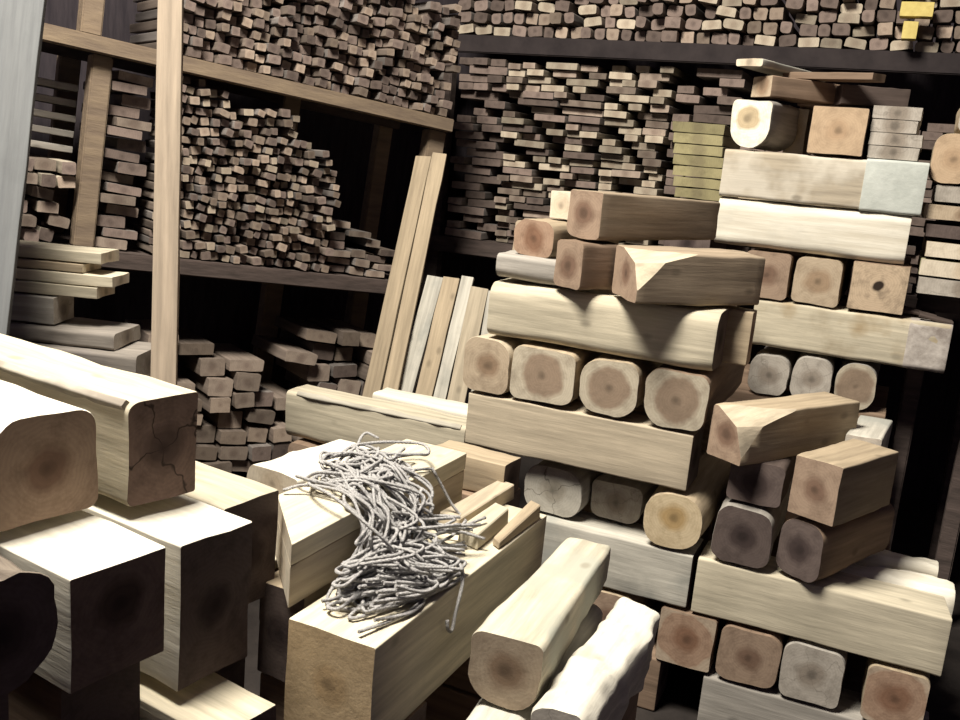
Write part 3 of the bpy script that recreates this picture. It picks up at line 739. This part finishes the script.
# pole, grey leaning slab, leaning boards
def to_floor(A, B):
    """carry the line from B through A on down to the floor"""
    d = (A-B); k = (FLOOR-B.z)/d.z
    return B+d*k
A, B = at(164.5, 382, 3.12), at(172, -60, 3.2)
def upright_piece(name, label, cat, A, B, w_, h_, side, end, rollx=0, rad=.06, group=None, **k):
    A = to_floor(A, B)+V((0, 0, .012)); d = (A-B)
    SEED[0] += 1
    me = timber_mesh(name, w_, h_, d.length, (rad,)*4, None, (S[side], E[end]), SEED[0], **k)
    o = link(name, me)
    x = (B-A).normalized(); z = RNV(rollx); z = (z-x*z.dot(x)).normalized(); y = z.cross(x)
    o.matrix_world = Matrix(((x.x, y.x, z.x, A.x), (x.y, y.y, z.y, A.y), (x.z, y.z, z.z, A.z), (0, 0, 0, 1)))
    tag(o, label, cat, group); return o
def RNV(yaw): return -heading(yaw)                   # the broad face looks back towards the viewer, turned by yaw
upright_piece('timber_post', 'tall slim tan squared pole standing behind the left stack', 'post', A, B, .078, .078, 'post', 'pale', rollx=-14, rough=.002)
upright_piece('weathered_board', 'wide grey weathered board leaning at the left edge of the view', 'board', at(-66, 330, 3.05), at(-21, -60, 3.1), .44, .03, 'concrete', 'grey', rollx=-10, rough=.003)
BO = [((374, 385), (424, 157), 4.75, 5.15, .085, 'tan', 'left one of the two tall boards leaning against the rack corner'),
      ((392, 385), (440, 154), 4.50, 4.88, .075, 'tan', 'right one of the two tall boards leaning against the rack corner'),
      ((405, 392), (436, 277), 4.54, 4.74, .085, 'grey_pale', 'leftmost of the shorter leaning boards beside the middle crib'),
      ((424, 396), (452, 278), 4.40, 4.58, .085, 'tan', 'second from left of the shorter leaning boards beside the middle crib'),
      ((440, 398), (468, 277), 4.36, 4.55, .06, 'grey_pale', 'narrow board in the middle of the shorter leaning boards'),
      ((456, 402), (480, 288), 4.32, 4.48, .085, 'pale', 'brightest of the shorter leaning boards, right of the narrow one'),
      ((478, 405), (497, 292), 4.28, 4.42, .08, 'grey_pale', 'rightmost of the shorter leaning boards, partly behind the middle crib')]
for a, b, da, db, w_, sd, lb_ in BO:
    upright_piece('leaning_board', lb_, 'board', at(*a, da+(.45 if da < 4.6 else .25)), at(*b, db+(.36 if da < 4.6 else .12)), w_*1.07, .022, sd, 'pale', rollx=rp.uniform(8, 22), rough=.002)

# ------------------------------------------------------------------ rack along the back wall
OK = at(500, 100, 6.0)
KM = Matrix(((D1.x, D2.x, 0, OK.x), (D1.y, D2.y, 0, OK.y), (0, 0, 1, 0), (0, 0, 0, 1)))
def bk_(x, y): return crib(x, y, OK)
sA, zA = bk_(520, 48); sB, zB_ = bk_(950, 62); zR = (zA+zB_)/2
print('back rail z', zA, zB_, 's', sA, sB, 'low', bk_(480, 235), bk_(700, 200))
brack = empty('storage_rack'); brack.matrix_world = KM
tag(brack, 'timber storage rack with a dark rail along the back wall behind the cribs', 'rack')
sL, sR = bk_(452, 100)[0], 3.3
zL = 1.75
part(brack, 'front_rail', sL-.12, sR, -.05, 0, zR-.055, zR+.05, plain_mat('rail_shaded_wood', (.045, .036, .036), (.025, .02, .021), 5, .05))  # near-black colour puts the shadow along this rail into the wood
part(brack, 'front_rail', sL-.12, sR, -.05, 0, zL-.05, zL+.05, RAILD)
for k in range(6):
    part(brack, 'deck_board', sL, sR, .01+k*.1, .1+k*.1, zR+.015, zR+.048, RAILD)
    part(brack, 'deck_board', sL, sR, .01+k*.1, .1+k*.1, zL+.015, zL+.048, RAILD)
for a in (sL-.07, sR-.06):
    part(brack, 'upright', a-.05, a+.05, .005, .09, FLOOR+.002, zR-.052, RAILD)
    part(brack, 'upright', a-.05, a+.05, .66, .74, FLOOR+.002, zR-.052, RAILD)
kb = lib('board_end', ((.15, .036), (.11, .036), (.20, .038), (.08, .034), (.26, .036)), ('olds', 'oldg', 'oldp'), ('board', 'stickdim', 'boardpale'), .5, 12)
kd = lib('board_end', ((.2, .044), (.14, .044), (.10, .042), (.26, .046)), ('olds', 'oldg'), ('stickdim', 'stickdim'), .5, 8)
kl = lib('board_end', ((.14, .038), (.11, .040), (.18, .038), (.08, .036)), ('oldp', 'oldp', 'oldg'), ('boardpale', 'boardpale', 'board'), .5, 9)
ko = lib('board_end', ((.15, .045), (.2, .05)), ('olive', 'olive'), ('olive', 'olive'), .5, 4) if 'olive' in E else kl
def col(lbl, grp, lb, x0, x1, ytop, yaw=0, dd=0, cat='board', limit=120, name='board'):
    a0, a1 = bk_(x0, 120)[0], bk_(x1, 120)[0]
    zt_ = bk_((x0+x1)/2, ytop)[1]
    return pile(name, lbl, cat, grp, lb, KM, a0, a1, zL+.052, lambda a: min(zt_, zR-.085), d0=dd, dj=.05, roll=1.5, yawj=.35, limit=limit)
m1 = col('dim board end in the tall stack at the corner of the two racks', 'dim boards in the rack corner', kd, 455, 505, 20)
m2 = col('board end in the wide jumbled stack under the back rail', 'wide jumbled stack under the back rail', kb, 505, 602, 62, dd=-.02)
m3 = col('pale board end in the bright stack under the back rail', 'bright stack under the back rail', kl, 603, 668, 55, dd=.02)
m4 = col('grey board end in the stack right of the bright one under the back rail', 'grey stack right of the bright stack', kd, 670, 740, 70, dd=.05)
m5 = col('dark board end in the shaded stacks behind the rear crib', 'shaded stacks behind the rear crib', kd, 740, 960, 110, dd=.05)
m6 = pile('billet', 'short billet end heaped on the back rail under the roof', 'billet', 'billets heaped on the back rail', lib('billet', ((.075, .065), (.09, .06), (.06, .06), (.11, .05)), ('olds', 'olds', 'oldg'), ('stick', 'stickdim', 'stickdim', 'boardpale'), .5, 16, rad=.25), KM, sL, sR-.3, zR+.052, lambda a: zR+.42+.05*math.sin(a*7), dj=.05, limit=280)
print('back', m1, m2, m3, m4, m5, m6)
# greenish planks left of the rear crib
OG = at(698, 160, 5.0)
for k in range(9):
    y0 = 122+k*11
    q = on_plane(698, y0+6, OG, D2)
    log('plank', 'greenish plank end in the stack between the back rack and the rear crib', 'plank', q-V((0, 0, 0)), 23+rp.uniform(-3, 3), .5, .27-.02*rp.random(), .05, 'olive', 'olive', .1, group='greenish plank stack')
zq = on_plane(698, 122+8*11+6, OG, D2).z-.03
hh = (zq-FLOOR)/7
for k in range(7):
    log('squared_log', 'dark squared log beneath the greenish plank stack', 'log', V((OG.x, OG.y, FLOOR+hh*(k+.5))), 23, .5, .25, hh-.004, 'dark', 'dark', .1, group='logs beneath the greenish planks')
yel = plain_mat('yellow_paint', (.66, .54, .20), (.52, .41, .14), 20, .02)
for (x, y, w_, h_, lb_) in ((917, 9, .155, .07, 'yellow board end lying flat at the top right of the back rail'), (910, 30, .07, .085, 'small upright yellow board end below the flat yellow one at top right')):
    q = on_plane(x, y, OK-D2*.18, D2)
    me = timber_mesh('yellow_board', w_, h_, .09, (.08,)*4, None, (yel, yel), 5, rough=.002)
    o = link('yellow_board', me); place(o, q, 23); tag(o, lb_, 'board')

# ------------------------------------------------------------------ setting
fl = bpy.data.meshes.new('floor'); bm = bmesh.new()
bmesh.ops.create_cube(bm, size=1)
for v in bm.verts: v.co = V((v.co.x*9, v.co.y*12, v.co.z*.1))
bm.to_mesh(fl); bm.free()
fo = link('floor', fl); fo.location = (0, 2.2, FLOOR-.05); fo['kind'] = 'structure'
fl.materials.append(plain_mat('dirt_floor', (.035, .029, .026), (.018, .015, .014), 6))
WALLM = plain_mat('dark_wall_boards', (.055, .045, .05), (.03, .025, .03), 4, .05, .4, (8, 8, 1))
def wall(name, P, yaw, L):
    me = box_mesh(name, L, .1, 4.6, WALLM, .004); o = link(name, me)
    o.location = (P.x, P.y, FLOOR+2.3); o.rotation_euler = (0, 0, R(90-yaw)); o['kind'] = 'structure'
wall('wall_left', RO-RN*1.0+RE*.1, 53, 5.2)
wall('wall_back', OK+D2*.95+D1*1.4, 113, 5.4)
wall('wall_right', V((4.3, 2.8, 0)), 10, 6)

# ------------------------------------------------------------------ light
w = bpy.data.worlds.new('world'); SC.world = w; w.use_nodes = True
w.node_tree.nodes['Background'].inputs[0].default_value = (.47, .38, .72, 1)
w.node_tree.nodes['Background'].inputs[1].default_value = .075
def area(name, loc, target, sx, sy, power, col):
    l = bpy.data.lights.new(name, 'AREA'); l.shape = 'RECTANGLE'; l.size = sx; l.size_y = sy; l.energy = power; l.color = col
    o = bpy.data.objects.new(name, l); COL.objects.link(o); o.location = loc
    o.rotation_euler = (V(target)-V(loc)).to_track_quat('-Z', 'Y').to_euler()
area('roof_skylight', (-1.35, 1.7, 6.2), (.1, 3.0, 1.2), 1.4, 1.4, 740, (1, .94, .83))
area('fill_light', (-3.4, -1.8, 2.3), (.2, 3.6, 1.5), 2.4, 2.2, 13, (1, .93, .9))  # added fill lamp behind the camera at left, lifts the darks; no opening built
vs = SC.view_settings
vs.view_transform = 'Standard'; vs.look = 'None'; vs.gamma = 1; vs.exposure = 0; vs.use_curve_mapping = False
